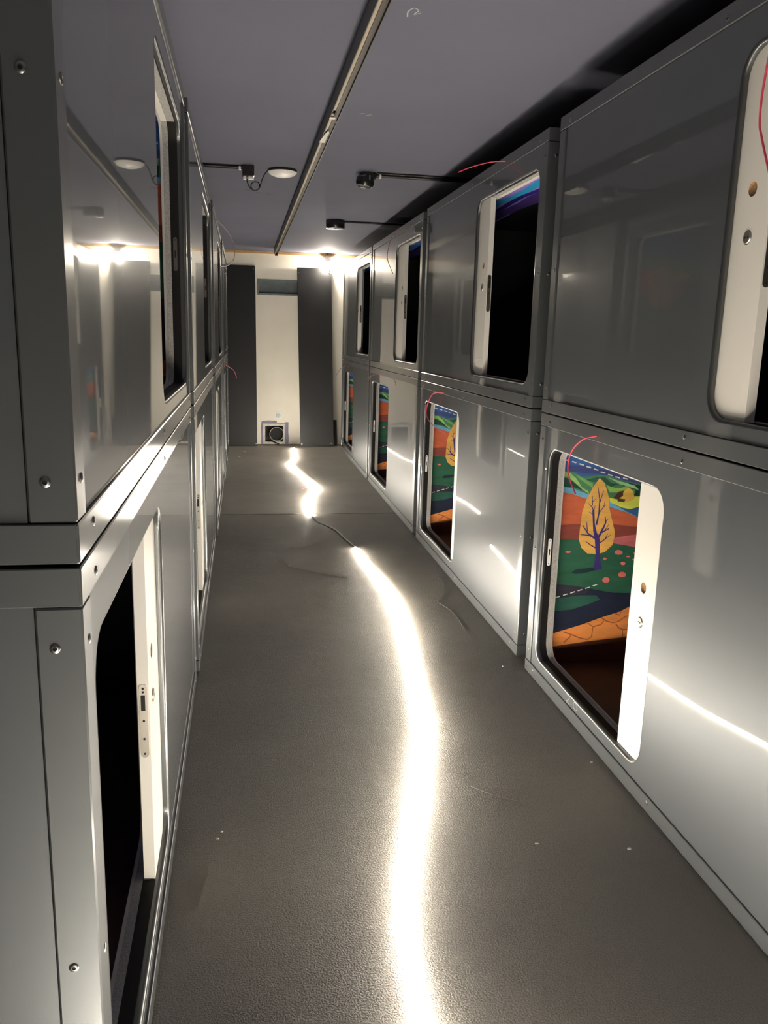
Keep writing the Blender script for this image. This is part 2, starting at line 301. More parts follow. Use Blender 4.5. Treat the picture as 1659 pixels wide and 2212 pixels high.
MURAL=[
('sky_streak',(52,64,112),'P',[(0.0,0.85),(0.083,0.85),(0.185,0.843),(0.255,0.83),(0.433,0.781),(1.0,0.781),(1.0,0.761),(0.435,0.761),(0.236,0.814),(0.17,0.817),(0.085,0.83),(0.0,0.83)]),
('far_hills',(62,112,78),'P',[(0.0,0.825),(0.082,0.825),(0.129,0.822),(0.165,0.803),(0.209,0.807),(0.236,0.811),(0.278,0.807),(0.328,0.791),(0.438,0.767),(1.0,0.767),(1.0,0.647),(0.443,0.647),(0.358,0.694),(0.286,0.715),(0.195,0.732),(0.135,0.755),(0.085,0.762),(0.0,0.762)]),
('hill_stroke',(22,62,48),'P',[(0.083,0.801),(0.104,0.798),(0.15,0.775),(0.169,0.752),(0.134,0.762),(0.086,0.765)]),
('hill_stroke',(128,170,88),'P',[(0.085,0.822),(0.116,0.819),(0.141,0.798),(0.168,0.762),(0.193,0.748),(0.201,0.735),(0.172,0.752),(0.136,0.781),(0.107,0.804),(0.087,0.804)]),
('hill_stroke',(96,150,70),'P',[(0.13,0.817),(0.165,0.801),(0.212,0.775),(0.213,0.758),(0.181,0.778),(0.148,0.801)]),
('hill_stroke',(30,78,55),'P',[(0.183,0.791),(0.223,0.801),(0.257,0.804),(0.287,0.778),(0.319,0.774),(0.282,0.761),(0.259,0.781),(0.218,0.781)]),
('hill_stroke',(20,60,50),'P',[(0.329,0.774),(0.364,0.778),(0.439,0.761),(0.442,0.717),(0.39,0.728),(0.367,0.748),(0.401,0.751),(0.344,0.761)]),
('hill_stroke',(130,180,130),'P',[(0.271,0.801),(0.328,0.784),(0.386,0.768),(0.405,0.751),(0.365,0.761),(0.322,0.774)]),
('hill_stroke',(120,165,60),'P',[(0.267,0.771),(0.306,0.758),(0.331,0.758),(0.351,0.768),(0.388,0.748),(0.389,0.734),(0.352,0.754),(0.325,0.741),(0.284,0.741)]),
('lake',(82,150,180),'P',[(0.0,0.765),(0.085,0.765),(0.134,0.757),(0.194,0.735),(0.287,0.705),(0.361,0.664),(0.442,0.63),(1.0,0.63),(1.0,0.626),(0.437,0.626),(0.361,0.661),(0.285,0.685),(0.189,0.715),(0.136,0.734),(0.084,0.745),(0.0,0.745)]),
('bank',(190,195,50),'P',[(0.284,0.721),(0.335,0.708),(0.39,0.724),(0.439,0.727),(0.439,0.69),(0.374,0.674),(0.338,0.681),(0.287,0.703)]),
('deep_water',(28,80,120),'P',[(0.364,0.664),(0.401,0.681),(0.44,0.684),(0.437,0.628)]),
('orange_hill',(176,78,36),'P',[(0.0,0.745),(0.084,0.745),(0.136,0.734),(0.189,0.717),(0.285,0.683),(0.361,0.662),(0.436,0.628),(1.0,0.628),(1.0,0.592),(0.438,0.592),(0.31,0.604),(0.206,0.602),(0.087,0.597),(0.0,0.597)]),
('red_slope',(122,52,40),'P',[(0.0,0.613),(0.086,0.613),(0.204,0.619),(0.309,0.614),(0.437,0.599),(1.0,0.599),(1.0,0.514),(0.433,0.514),(0.323,0.532),(0.175,0.555),(0.088,0.556),(0.0,0.556)]),
('pink_field',(170,82,84),'P',[(0.319,0.558),(0.366,0.566),(0.436,0.574),(0.433,0.515),(0.316,0.536)]),
('meadow',(30,80,58),'P',[(0.0,0.559),(0.088,0.559),(0.175,0.556),(0.316,0.537),(0.433,0.516),(1.0,0.516),(1.0,0.322),(0.434,0.322),(0.263,0.341),(0.166,0.357),(0.085,0.369),(0.0,0.369)]),
('night_field',(24,30,50),'P',[(0.0,0.374),(0.085,0.374),(0.165,0.366),(0.262,0.346),(0.335,0.332),(0.434,0.328),(1.0,0.328),(1.0,0.282),(0.436,0.282),(0.371,0.248),(0.294,0.226),(0.204,0.197),(0.086,0.164),(0.0,0.164)]),
('dark_bank',(40,40,50),'P',[(0.085,0.374),(0.165,0.366),(0.234,0.35),(0.217,0.331),(0.089,0.317)]),
('grass_bank',(28,74,62),'P',[(0.089,0.314),(0.193,0.325),(0.264,0.323),(0.28,0.305),(0.239,0.289),(0.163,0.266),(0.089,0.262)]),
('path',(206,120,34),'P',[(0.0,0.167),(0.086,0.167),(0.204,0.199),(0.294,0.229),(0.371,0.252),(0.436,0.285),(1.0,0.285),(1.0,0.144),(0.435,0.144),(0.245,0.13),(0.09,0.112),(0.0,0.112)]),
('path_crack',(150,72,24),'L',[(0.138,0.173),(0.171,0.161),(0.208,0.145),(0.241,0.137),(0.258,0.147),(0.261,0.19),(0.237,0.208)],0.0055,0.004),
('path_crack',(150,72,24),'L',[(0.261,0.19),(0.293,0.199),(0.306,0.215)],0.0055,0.004),
('path_crack',(150,72,24),'L',[(0.294,0.228),(0.317,0.213),(0.346,0.205),(0.371,0.211),(0.398,0.231),(0.434,0.234)],0.0055,0.004),
('path_crack',(150,72,24),'L',[(0.357,0.201),(0.373,0.182),(0.389,0.175),(0.393,0.146)],0.0055,0.004),
('path_crack',(150,72,24),'L',[(0.35,0.245),(0.372,0.236),(0.374,0.253)],0.0055,0.004),
('path_crack',(150,72,24),'L',[(0.389,0.175),(0.436,0.173)],0.0055,0.004),
('path_crack',(150,72,24),'L',[(0.142,0.13),(0.165,0.15),(0.171,0.161)],0.0055,0.004),
('path_edge',(84,42,24),'P',[(0.0,0.112),(0.09,0.112),(0.245,0.13),(0.435,0.144),(1.0,0.144),(1.0,0.035),(0.435,0.035),(0.109,0.038),(0.0,0.038)]),
('crown',(246,184,66),'P',[(0.237,0.799),(0.26,0.778),(0.268,0.758),(0.282,0.721),(0.287,0.681),(0.304,0.628),(0.319,0.584),(0.319,0.56),(0.313,0.529),(0.284,0.502),(0.253,0.493),(0.211,0.497),(0.184,0.521),(0.171,0.555),(0.172,0.589),(0.176,0.662),(0.189,0.712),(0.213,0.762)]),
('tree_shadow',(16,44,48),'P',[(0.152,0.421),(0.167,0.431),(0.254,0.441),(0.269,0.432),(0.203,0.416),(0.165,0.414)]),
('trunk',(48,32,98),'P',[(0.243,0.431),(0.246,0.493),(0.238,0.551),(0.228,0.588),(0.217,0.672),(0.226,0.672),(0.232,0.618),(0.244,0.581),(0.252,0.568),(0.258,0.554),(0.264,0.492),(0.273,0.444),(0.278,0.432)]),
('branch',(48,32,98),'L',[(0.239,0.612),(0.246,0.662),(0.244,0.715),(0.233,0.763)],0.0072,0.0024),
('branch',(48,32,98),'L',[(0.246,0.702),(0.258,0.751)],0.0042,0.0018),
('branch',(48,32,98),'L',[(0.244,0.658),(0.264,0.685),(0.272,0.692)],0.0042,0.0018),
('branch',(48,32,98),'L',[(0.264,0.685),(0.265,0.702)],0.0024,0.0015),
('branch',(48,32,98),'L',[(0.224,0.669),(0.214,0.685),(0.199,0.699)],0.0048,0.0018),
('branch',(48,32,98),'L',[(0.216,0.689),(0.213,0.73)],0.0042,0.0018),
('branch',(48,32,98),'L',[(0.216,0.705),(0.23,0.718)],0.003,0.0015),
('branch',(48,32,98),'L',[(0.224,0.672),(0.227,0.69)],0.003,0.0015),
('branch',(48,32,98),'L',[(0.22,0.655),(0.205,0.665)],0.003,0.0018),
('branch',(48,32,98),'L',[(0.248,0.554),(0.268,0.598),(0.277,0.621),(0.273,0.645)],0.0102,0.003),
('branch',(48,32,98),'L',[(0.277,0.625),(0.286,0.636)],0.003,0.0015),
('branch',(48,32,98),'L',[(0.263,0.581),(0.293,0.597)],0.006,0.0036),
('branch',(48,32,98),'L',[(0.276,0.589),(0.291,0.614)],0.0036,0.0015),
('branch',(48,32,98),'L',[(0.26,0.54),(0.279,0.554),(0.304,0.572)],0.0054,0.0018),
('branch',(48,32,98),'L',[(0.279,0.554),(0.29,0.577)],0.0036,0.0015),
('branch',(48,32,98),'L',[(0.237,0.558),(0.207,0.578),(0.182,0.612)],0.0078,0.003),
('branch',(48,32,98),'L',[(0.203,0.588),(0.198,0.625)],0.0042,0.0018),
('branch',(48,32,98),'L',[(0.23,0.564),(0.208,0.571),(0.178,0.574)],0.0054,0.0024),
('branch',(48,32,98),'L',[(0.242,0.52),(0.222,0.531),(0.2,0.546)],0.0048,0.0021),
('blossom',(196,92,80),'P',[(0.142,0.505),(0.14,0.502),(0.134,0.5),(0.127,0.5),(0.121,0.502),(0.118,0.505),(0.12,0.508),(0.126,0.51),(0.133,0.51),(0.14,0.508)]),
('blossom',(196,92,80),'P',[(0.359,0.499),(0.357,0.493),(0.349,0.49),(0.338,0.49),(0.329,0.494),(0.325,0.5),(0.328,0.506),(0.336,0.51),(0.347,0.509),(0.356,0.505)]),
('blossom',(196,92,80),'P',[(0.421,0.495),(0.419,0.491),(0.416,0.489),(0.411,0.489),(0.407,0.491),(0.405,0.495),(0.406,0.499),(0.41,0.501),(0.415,0.501),(0.419,0.499)]),
('blossom',(196,92,80),'P',[(0.294,0.475),(0.293,0.472),(0.289,0.47),(0.284,0.47),(0.28,0.472),(0.279,0.475),(0.28,0.478),(0.283,0.48),(0.288,0.479),(0.292,0.478)]),
('blossom',(196,92,80),'P',[(0.421,0.468),(0.419,0.466),(0.415,0.464),(0.408,0.465),(0.403,0.466),(0.401,0.469),(0.403,0.471),(0.408,0.472),(0.414,0.472),(0.419,0.471)]),
('blossom',(196,92,80),'P',[(0.375,0.453),(0.373,0.449),(0.368,0.447),(0.362,0.447),(0.356,0.45),(0.354,0.454),(0.355,0.458),(0.36,0.46),(0.367,0.46),(0.373,0.457)]),
('blossom',(196,92,80),'P',[(0.382,0.407),(0.38,0.401),(0.371,0.397),(0.361,0.397),(0.352,0.401),(0.348,0.408),(0.351,0.415),(0.359,0.419),(0.369,0.419),(0.378,0.414)]),
('blossom',(196,92,80),'P',[(0.314,0.386),(0.312,0.379),(0.304,0.375),(0.294,0.375),(0.286,0.38),(0.282,0.387),(0.285,0.394),(0.292,0.398),(0.302,0.398),(0.311,0.394)]),
('blossom',(196,92,80),'P',[(0.391,0.482),(0.39,0.48),(0.386,0.478),(0.381,0.479),(0.377,0.48),(0.375,0.482),(0.377,0.484),(0.38,0.485),(0.385,0.485),(0.389,0.484)]),
('small_tree',(226,180,48),'P',[(0.336,0.735),(0.345,0.751),(0.36,0.762),(0.381,0.744),(0.388,0.718),(0.371,0.706),(0.347,0.701),(0.318,0.71)]),
('small_trunk',(70,44,32),'P',[(0.299,0.72),(0.322,0.745),(0.338,0.746),(0.339,0.728),(0.324,0.718),(0.351,0.714),(0.346,0.703),(0.318,0.706),(0.317,0.716)]),
('dash',(245,245,245),'L',[(0.085,0.871),(0.104,0.866)],0.0048,0.0048),
('dash',(245,245,245),'L',[(0.118,0.863),(0.136,0.858)],0.0048,0.0048),
('dash',(245,245,245),'L',[(0.148,0.854),(0.167,0.849)],0.0048,0.0048),
('dash',(245,245,245),'L',[(0.178,0.844),(0.197,0.839)],0.0048,0.0048),
('dash',(245,245,245),'L',[(0.209,0.835),(0.228,0.829)],0.0048,0.0048),
('dash',(245,245,245),'L',[(0.238,0.823),(0.257,0.818)],0.0048,0.0048),
('dash',(245,245,245),'L',[(0.269,0.813),(0.288,0.808)],0.0048,0.0048),
('dash',(245,245,245),'L',[(0.3,0.804),(0.319,0.799)],0.0048,0.0048),
('dash',(245,245,245),'L',[(0.332,0.799),(0.352,0.794)],0.0048,0.0048),
('dash',(245,245,245),'L',[(0.091,0.319),(0.109,0.324)],0.0042,0.0042),
('dash',(245,245,245),'L',[(0.122,0.328),(0.14,0.333)],0.0042,0.0042),
('dash',(245,245,245),'L',[(0.152,0.336),(0.171,0.342)],0.0042,0.0042),
('dash',(245,245,245),'L',[(0.182,0.345),(0.201,0.35)],0.0042,0.0042),
('dash',(245,245,245),'L',[(0.213,0.354),(0.232,0.359)],0.0042,0.0042),
('dash',(245,245,245),'L',[(0.243,0.364),(0.262,0.369)],0.0042,0.0042),
]
# ------------------------------------------------------------------ room
CEIL, WALLY, XLW, XRW, YNEAR = 2.234, 9.98, -1.40, 2.32, -2.6
fl = struct(obj('floor', MB().box(XLW, XRW, YNEAR, 6.004, -0.1, 0.0).mesh('floor', M_FLOOR)), 'dark grey painted screed floor of the aisle')
obj('floor_slab', MB().box(XLW, XRW, 6.007, WALLY, -0.1, 0.0025, bev=0.002).mesh('floor_slab', M_FLOOR), fl)
ce = struct(obj('ceiling', MB().box(XLW, XRW, YNEAR, WALLY, CEIL, CEIL + 0.1).mesh('ceiling', M_CEIL)), 'grey violet painted plywood ceiling')
struct(obj('wall_left', MB().box(XLW - 0.1, XLW, YNEAR, WALLY, 0, CEIL).mesh('wall_left', M_SIDEWALL)))
struct(obj('wall_right', MB().box(XRW, XRW + 0.1, YNEAR, WALLY, 0, CEIL).mesh('wall_right', M_SIDEWALL)))
struct(obj('wall_near', MB().box(XLW, XRW, YNEAR - 0.1, YNEAR, 0, CEIL).mesh('wall_near', M_SIDEWALL)))
VENT = (0.186, 0.652, 1.757, 1.912); DUCT = (0.240, 0.496, 0.004, 0.245)
wf = struct(obj('wall_far', MB().plate(rect(XLW, XRW, 0, CEIL), [rect(*VENT), rect(*DUCT)], 'y', WALLY, WALLY + 0.12).mesh('wall_far', M_CREAM)), 'cream painted end wall')
obj('lilac_patch', MB().prism([(0.213, 0.005), (0.216, 0.12), (0.211, 0.2), (0.22, 0.275), (0.30, 0.287), (0.40, 0.283), (0.405, 0.262), (0.50, 0.258), (0.503, 0.27), (0.542, 0.268),
    (0.540, 0.15), (0.546, 0.06), (0.541, 0.005), (0.4965, 0.005), (0.4965, 0.246), (0.2395, 0.246), (0.2395, 0.005)], 'y', WALLY - 0.0012, WALLY + 0.001).mesh('lilac_patch', M_LILAC), wf)
struct(obj('trim_1', MB().box(XLW, XRW, WALLY - 0.012, WALLY, CEIL - 0.032, CEIL - 0.0005, bev=0.002).mesh('trim', M_PINE)), 'thin pine strip along the top of the end wall')

# marks on the ceiling
def flat_stroke(pts, wd, z, t=0.0006):
    mb = MB(); P = [Vector((p[0], p[1], z)) for p in spline([(x, y, 0) for x, y in pts], 5)]
    L, R_ = [], []
    for i, p in enumerate(P):
        d = (P[min(i + 1, len(P) - 1)] - P[max(i - 1, 0)]); n = Vector((-d.y, d.x, 0)).normalized() * wd / 2
        L.append((p.x + n.x, p.y + n.y)); R_.append((p.x - n.x, p.y - n.y))
    return L, R_
def stroke_mesh(name, pts, wd, z0, z1, mat):
    L, R_ = flat_stroke(pts, wd, 0)
    return MB().prism(L + R_[::-1], 'z', z0, z1).mesh(name, mat)
for pts, wd in [([(0.490, 2.64), (0.484, 2.60), (0.495, 2.57), (0.512, 2.585), (0.505, 2.61)], 0.004), ([(0.505, 2.62), (0.522, 2.60)], 0.003),
                ([(0.50, 3.76), (0.515, 3.745), (0.53, 3.755)], 0.003), ([(0.535, 3.77), (0.552, 3.755)], 0.004)]:
    obj('chalk_mark', stroke_mesh('chalk_mark', pts, wd, CEIL - 0.0008, CEIL + 0.001, M_CHALK), ce)
for pts, wd in [([(0.02, 5.84), (0.06, 5.87)], 0.006), ([(0.10, 5.92), (0.135, 5.94)], 0.008), ([(0.165, 5.96), (0.215, 6.0)], 0.012)]:
    obj('scuff', stroke_mesh('scuff', pts, wd, CEIL - 0.0006, CEIL + 0.001, M_SCUFF), ce)
# lifted paint edges and scratches on the floor
for pts, wd in [([(0.214, 4.833), (0.27, 5.02), (0.36, 5.03), (0.47, 5.17), (0.50, 5.22)], 0.007), ([(0.214, 4.833), (0.257, 4.604), (0.33, 4.52), (0.45, 4.42), (0.56, 4.33)], 0.007),
                ([(1.075, 4.36), (1.06, 4.13), (1.023, 3.992), (0.965, 3.90)], 0.007), ([(0.965, 3.88), (1.0, 3.75), (1.006, 3.60), (0.992, 3.443)], 0.006),
                ([(0.66, 2.16), (0.72, 2.10), (0.80, 2.05)], 0.003), ([(-0.11, 1.72), (-0.10, 1.80), (-0.09, 1.88)], 0.003)]:
    obj('paint_ridge', stroke_mesh('paint_ridge', pts, wd, -0.001, 0.0005, M_FLOOR), fl)
CH = [(-0.066, 2.015, .012), (0.761, 1.856, .012), (0.999, 1.803, .014), (-0.076, 1.985, .008), (0.257, 4.604, .016), (1.085, 2.248, .008), (1.04, 3.034, .007), (0.02, 9.3, .03), (-0.04, 8.9, .03)]
LB = ['pale paint flake on the dark floor near the first lower left pod', 'tiny pale sliver on the near floor just right of the light strip', 'pale paint flake on the near floor beside the first lower right pod',
      'smallest pale crumb beside the paint flake at the left floor edge', 'pale chip at the tip of the lifted paint patch left of the strip', 'pale speck on the floor under the chalk marked pod sill',
      'pale speck on the floor at the foot of the nearest right pod corner', 'pale crumb on the far floor left of the strip, nearest the end wall', 'pale crumb on the far floor beside the last lower left pod']
for (x, y, r), lb in zip(CH, LB):
    r *= 0.65
    z = 0.0025 if y > 6 else 0.0
    poly = [(x + r * random.uniform(.4, 1) * math.cos(a * 1.05), y + r * random.uniform(.3, .7) * math.sin(a * 1.05)) for a in range(6)]
    tag(obj('paint_chip', MB().prism(poly, 'z', z, z + 0.0025).mesh('paint_chip', M_CHIP)), lb, 'paint chip', 'paint chips on the floor')

# ------------------------------------------------------------------ sleeping pods
PL, PH, PD = 2.09, 1.038, 1.15                # length, height, depth
OY0, OY1, OZ0, OZ1, OR = 0.092, 0.962, 0.090, 0.912, 0.062   # doorway in the front, from the doorway end
RAIL, POST = 0.046, 0.053
def P3(loop, x): return [(x, p[0], p[1]) for p in loop]
def OUT(off=0.0): return rrect(OY0, OY1, OZ0, OZ1, OR, off)
def OPEN(off):                                # outline without the door side, for the jamb
    l = OUT(off); n = len(l) // 4             # corners: (y1,z1) (y0,z1) (y0,z0) (y1,z0)
    return l[n - 3:] [: 2 * n + 6]
def stadium(cy, z0, z1, r, n=6):
    return [(cy + r * math.cos(math.pi * k / n), z1 - r + r * math.sin(math.pi * k / n)) for k in range(n + 1)] + \
           [(cy - r * math.cos(math.pi * k / n), z0 + r - r * math.sin(math.pi * k / n)) for k in range(n + 1)]
SCREW = MB().lathe([(0.0062, 0.0), (0.0062, 0.0006), (0.0050, 0.0016), (0.0026, 0.0018), (0.0024, 0.0005)], 14, 0, cap=False).lathe([(0.0025, 0.0004), (0.0001, 0.0004)], 14, 1, cap=False).mesh('screw', [M_STEEL, M_HOLE], smooth=True)

def bright(c, k=1.7):
    l = lin(c)[:3]; g = sum(l) / 3; l = [v * 0.86 + g * 0.14 for v in l]; k = min(k, 0.9 / max(l)); return tuple(v * k for v in l) + (1,)
def mural_mesh(flip):
    mb = MB(); mats = []; keys = {}
    def mi(col, rough=0.55):
        if col not in keys:
            keys[col] = len(mats); mats.append(pmat('print_%d_%d_%d' % col, bright(col), 0.62, spec=0.3, noise=(9, 0.16, (1, 1, 4))))
        return keys[col]
    mb.box(0.078, 1.06, 0.038, 0.0430, 0.03, 0.938, mi((36, 84, 138)))
    lev = 0.0431
    for e in MURAL:
        lev += 0.00006
        if e[2] == 'P':
            pts = [(min(max(x, 0.0785), 1.05), min(max(z - 0.006, 0.031), 0.937)) for x, z in e[3]]
            bm = bmesh.new(); vv = [bm.verts.new((x, lev, z)) for x, z in pts]
            ed = [bm.edges.new((vv[i], vv[(i + 1) % len(vv)])) for i in range(len(vv)) if (vv[i].co - vv[(i + 1) % len(vv)].co).length > 1e-6]
            bmesh.ops.remove_doubles(bm, verts=bm.verts, dist=1e-5)
            bmesh.ops.triangle_fill(bm, use_beauty=True, edges=bm.edges[:]); bm.verts.index_update()
            mb.add([v.co[:] for v in bm.verts], [[v.index for v in f.verts] for f in bm.faces], mi(e[1])); bm.free()
        else:
            P = [Vector((x, 0, z - 0.006)) for x, z in e[3]]; n = len(P); V = []
            for i, p in enumerate(P):
                d = (P[min(i + 1, n - 1)] - P[max(i - 1, 0)]); nn = Vector((-d.z, 0, d.x)).normalized(); wd = e[4] + (e[5] - e[4]) * i / (n - 1)
                V += [(p.x + nn.x * wd / 2, lev, p.z + nn.z * wd / 2), (p.x - nn.x * wd / 2, lev, p.z - nn.z * wd / 2)]
            mb.add(V, [(2 * i, 2 * i + 1, 2 * i + 3, 2 * i + 2) for i in range(n - 1)], mi(e[1]))
    return mb.mesh('mural', mats, flip, recalc=False)

def sky_mesh(flip):
    """painted ceiling of the cabin: violet, teal and yellow bands across"""
    mats = [M_SKYPRINT] + [pmat('print_%d_%d_%d' % c, lin(c), 0.55, noise=(9, 0.15)) for c in ((40, 160, 210), (40, 24, 120), (240, 214, 120), (70, 50, 124), (235, 230, 250), (22, 20, 24))]
    mb = MB(); mb.box(0.078, 1.10, 0.044, PL - 0.044, 0.930, 0.937, 0)
    def band(x0, x1, y0, y1, mi, k, wob=0.01):
        n = 10; z = 0.930 - 0.0002 * k; V = []
        for i in range(n + 1):
            y = y0 + (y1 - y0) * i / n; e = min(1, 4 * i / n, 4 * (n - i) / n) if y1 - y0 < 0.7 else 1
            c = (x0 + x1) / 2; hw = (x1 - x0) / 2 * (0.15 + 0.85 * e); wv = wob * math.sin(y * 9 + k)
            V += [(c - hw + wv, y, z), (c + hw + wv, y, z)]
        mb.add(V, [(2 * i, 2 * i + 1, 2 * i + 3, 2 * i + 2) for i in range(n)], mi)
    band(0.125, 0.172, 0.05, 2.0, 1, 1); band(0.140, 0.152, 0.10, 0.42, 3, 2); band(0.180, 0.215, 0.05, 2.0, 2, 3)
    band(0.222, 0.310, 0.05, 2.0, 4, 4); band(0.236, 0.250, 0.12, 0.50, 3, 5); band(0.312, 1.09, 0.05, 2.04, 6, 6); band(0.104, 0.107, 0.08, 0.2, 5, 7); band(0.166, 0.169, 0.08, 0.4, 5, 8)
    return mb.mesh('ceiling_print', mats, flip, recalc=False)

def pod_meshes(s):
    fl_ = s < 0; d = {}
    d['bottom_rail'] = MB().box(0, 0.050, 0, PL, 0, RAIL, bev=0.0016).mesh('bottom_rail', M_FRAME, fl_)
    d['top_rail'] = MB().box(0, 0.050, 0, PL, PH - RAIL, PH, bev=0.0016).mesh('top_rail', M_FRAME, fl_)
    d['post'] = [MB().box(0.0006, POST, a, b, RAIL + 0.0015, PH - RAIL - 0.0015, bev=0.0022).mesh('post', M_FRAME, fl_) for a, b in ((0.0006, POST), (PL - POST, PL - 0.0006))]
    d['end_rail'] = [MB().box(0.0022, PD, a, b, z0, z0 + RAIL, bev=0.0012).mesh('end_rail', M_FRAME, fl_) for a, b in ((-0.0007, 0.03), (PL - 0.03, PL + 0.0007)) for z0 in (0, PH - RAIL)]
    d['end_panel'] = [MB().box(POST + 0.0015, PD - 0.002, a, b, RAIL + 0.001, PH - RAIL - 0.001).mesh('end_panel', M_PANEL, fl_) for a, b in ((0.0035, 0.012), (PL - 0.012, PL - 0.0035))]
    d['front_panel'] = MB().plate(rect(POST + 0.001, PL - POST - 0.001, RAIL + 0.001, PH - RAIL - 0.001), [OUT(0.009)], 'x', 0.0055, 0.0125).mesh('front_panel', M_PANEL, fl_)
    rings = []
    for k in range(7):
        a = math.radians(90 * k / 6); rings.append(P3(OUT(0.009 - 0.009 * math.sin(a)), 0.0053 + 0.008 * (1 - math.cos(a))))
    rings.append(P3(OUT(0.0), 0.0205))
    d['opening_lip'] = MB().sweep(rings).mesh('opening_lip', M_LIP, fl_, smooth=True)
    jl = [P3(OPEN(0.0), 0.0205), P3(OPEN(0.001), 0.0480)]
    d['jamb'] = MB().sweep(jl, closed=False).mesh('jamb', M_JAMB, fl_, smooth=True, recalc=False)
    d['felt_lining'] = MB().sweep([P3(OUT(0.006), 0.0480), P3(OUT(-0.001), 0.0482), P3(OUT(-0.001), 0.0660), P3(OUT(0.0), 0.0662)]).mesh('felt_lining', M_FELT, fl_, smooth=True)
    d['inner_trim'] = MB().sweep([P3(OUT(0.0), 0.0662), P3(OUT(0.004), 0.0750), P3(OUT(0.03), 0.0752)]).mesh('inner_trim', M_WHITE, fl_, smooth=True)
    d['brush_seal'] = MB().box(0.0235, 0.0475, OY0 + 0.055, OY1 - 0.055, OZ1 - 0.0016, OZ1 + 0.003).mesh('brush_seal', M_FELT, fl_)
    d['head_trim'] = MB().box(0.0478, 0.0660, OY0 + 0.058, OY1 - 0.058, OZ1 - 0.0030, OZ1 + 0.0005, bev=0.001).mesh('head_trim', M_WHITE, fl_)
    # cabin box: walls, roof and floor seen from inside and outside
    mb = MB(); mb.box(0.0770, PD - 0.03, 0.037, PL - 0.037, 0.028, 0.940, 0, skip=('x0',))
    mb.plate(rect(0.037, PL - 0.037, 0.028, 0.9445), [OUT(0.03)], 'x', 0.0768, 0.0770, back=False)
    d['cabin_liner'] = mb.mesh('cabin_liner', M_DARKIN, fl_)
    mb = MB(); mb.box(0.02, PD, 0.0125, PL - 0.0125, 0.003, PH - 0.003, 0, skip=('x0',))
    d['outer_shell'] = mb.mesh('outer_shell', M_SIDEWALL, fl_)
    d['bed_board'] = MB().box(0.080, PD - 0.04, 0.046, PL - 0.046, 0.0285, 0.036, bev=0.003).mesh('bed_board', M_BED, fl_)
    # sliding door, leading edge at y = 0
    mb = MB(); z0, z1 = 0.072, 0.934; hy = 0.072; h1, h2 = 0.611, 0.506; hr = 0.0165
    mb.plate(rect(0, 0.92, z0, z1), [circle(hy, h1, hr), circle(hy, h2, hr)], 'x', 0.0212, 0.0212, back=False)
    mb.box(0.0212, 0.0455, 0, 0.92, z0, z1, 0, skip=('x0',))
    d['door'] = mb.mesh('door', M_WHITE, fl_)
    def cup(cz, dep): return MB().sweep([P3(circle(hy, cz, hr), 0.0212), P3(circle(hy, cz, hr * 0.98), 0.0212 + dep), P3(circle(hy, cz, 0.0005), 0.0212 + dep)])
    d['lock_hole'] = cup(h1, 0.006).mesh('lock_hole', M_WOODCUT, fl_)
    mb = cup(h2, 0.008)
    Mx = Matrix.Translation((0.0212 + 0.007, hy, h2)) @ Matrix.Rotation(-math.pi / 2, 4, 'Y')
    mb.lathe([(0.0148, 0.0), (0.0148, 0.0075), (0.0128, 0.0100), (0.0010, 0.0100)], 18, 1, Mx)
    for dy, r in ((-0.005, 0.0022), (0.005, 0.0028)):
        mb.lathe([(r, 0), (r, 0.0005)], 8, 2, Matrix.Translation((0.0181, hy + dy, h2)) @ Matrix.Rotation(-math.pi / 2, 4, 'Y'))
    d['lock_cylinder'] = mb.mesh('lock_cylinder', [M_WOODCUT, M_BRASS, M_HOLE], fl_, smooth=True)
    mb = MB()
    st = stadium(0.0334, 0.392, 0.563, 0.0088)
    mb.prism([(a, b) for a, b in st], 'y', -0.0016, 0.0005, 0)
    mb.box(0.0294, 0.0384, -0.0020, -0.0015, 0.502, 0.538, 1)
    for zz in (0.553, 0.545 - 0.0, 0.478, 0.436, 0.401):
        mb.lathe([(0.0028, 0), (0.0024, 0.0006), (0.0008, 0.0006)], 8, 1, Matrix.Translation((0.0334, -0.0016, zz)) @ Matrix.Rotation(math.pi / 2, 4, 'X'))
    d['lock_plate'] = mb.mesh('lock_plate', [M_BRASS if s < 0 else M_LATCHD, M_HOLE], fl_)
    mb = MB(); st = stadium(0.0342, 0.458, 0.566, 0.0062)
    mb.prism(st, 'y', OY0 - 0.001, OY0 + 0.0016, 0); mb.box(0.0317, 0.0367, OY0 + 0.0016, OY0 + 0.0019, 0.50, 0.524, 1)
    for zz in (0.467, 0.557): mb.lathe([(0.0022, 0), (0.0018, 0.0004)], 8, 1, Matrix.Translation((0.0342, OY0 + 0.0016, zz)) @ Matrix.Rotation(-math.pi / 2, 4, 'X'))
    d['strike_plate'] = mb.mesh('strike_plate', [M_WPLAST if s < 0 else M_LATCHD, M_HOLE], fl_)
    d['mural'] = mural_mesh(fl_); d['ceiling_print'] = sky_mesh(fl_)
    return d

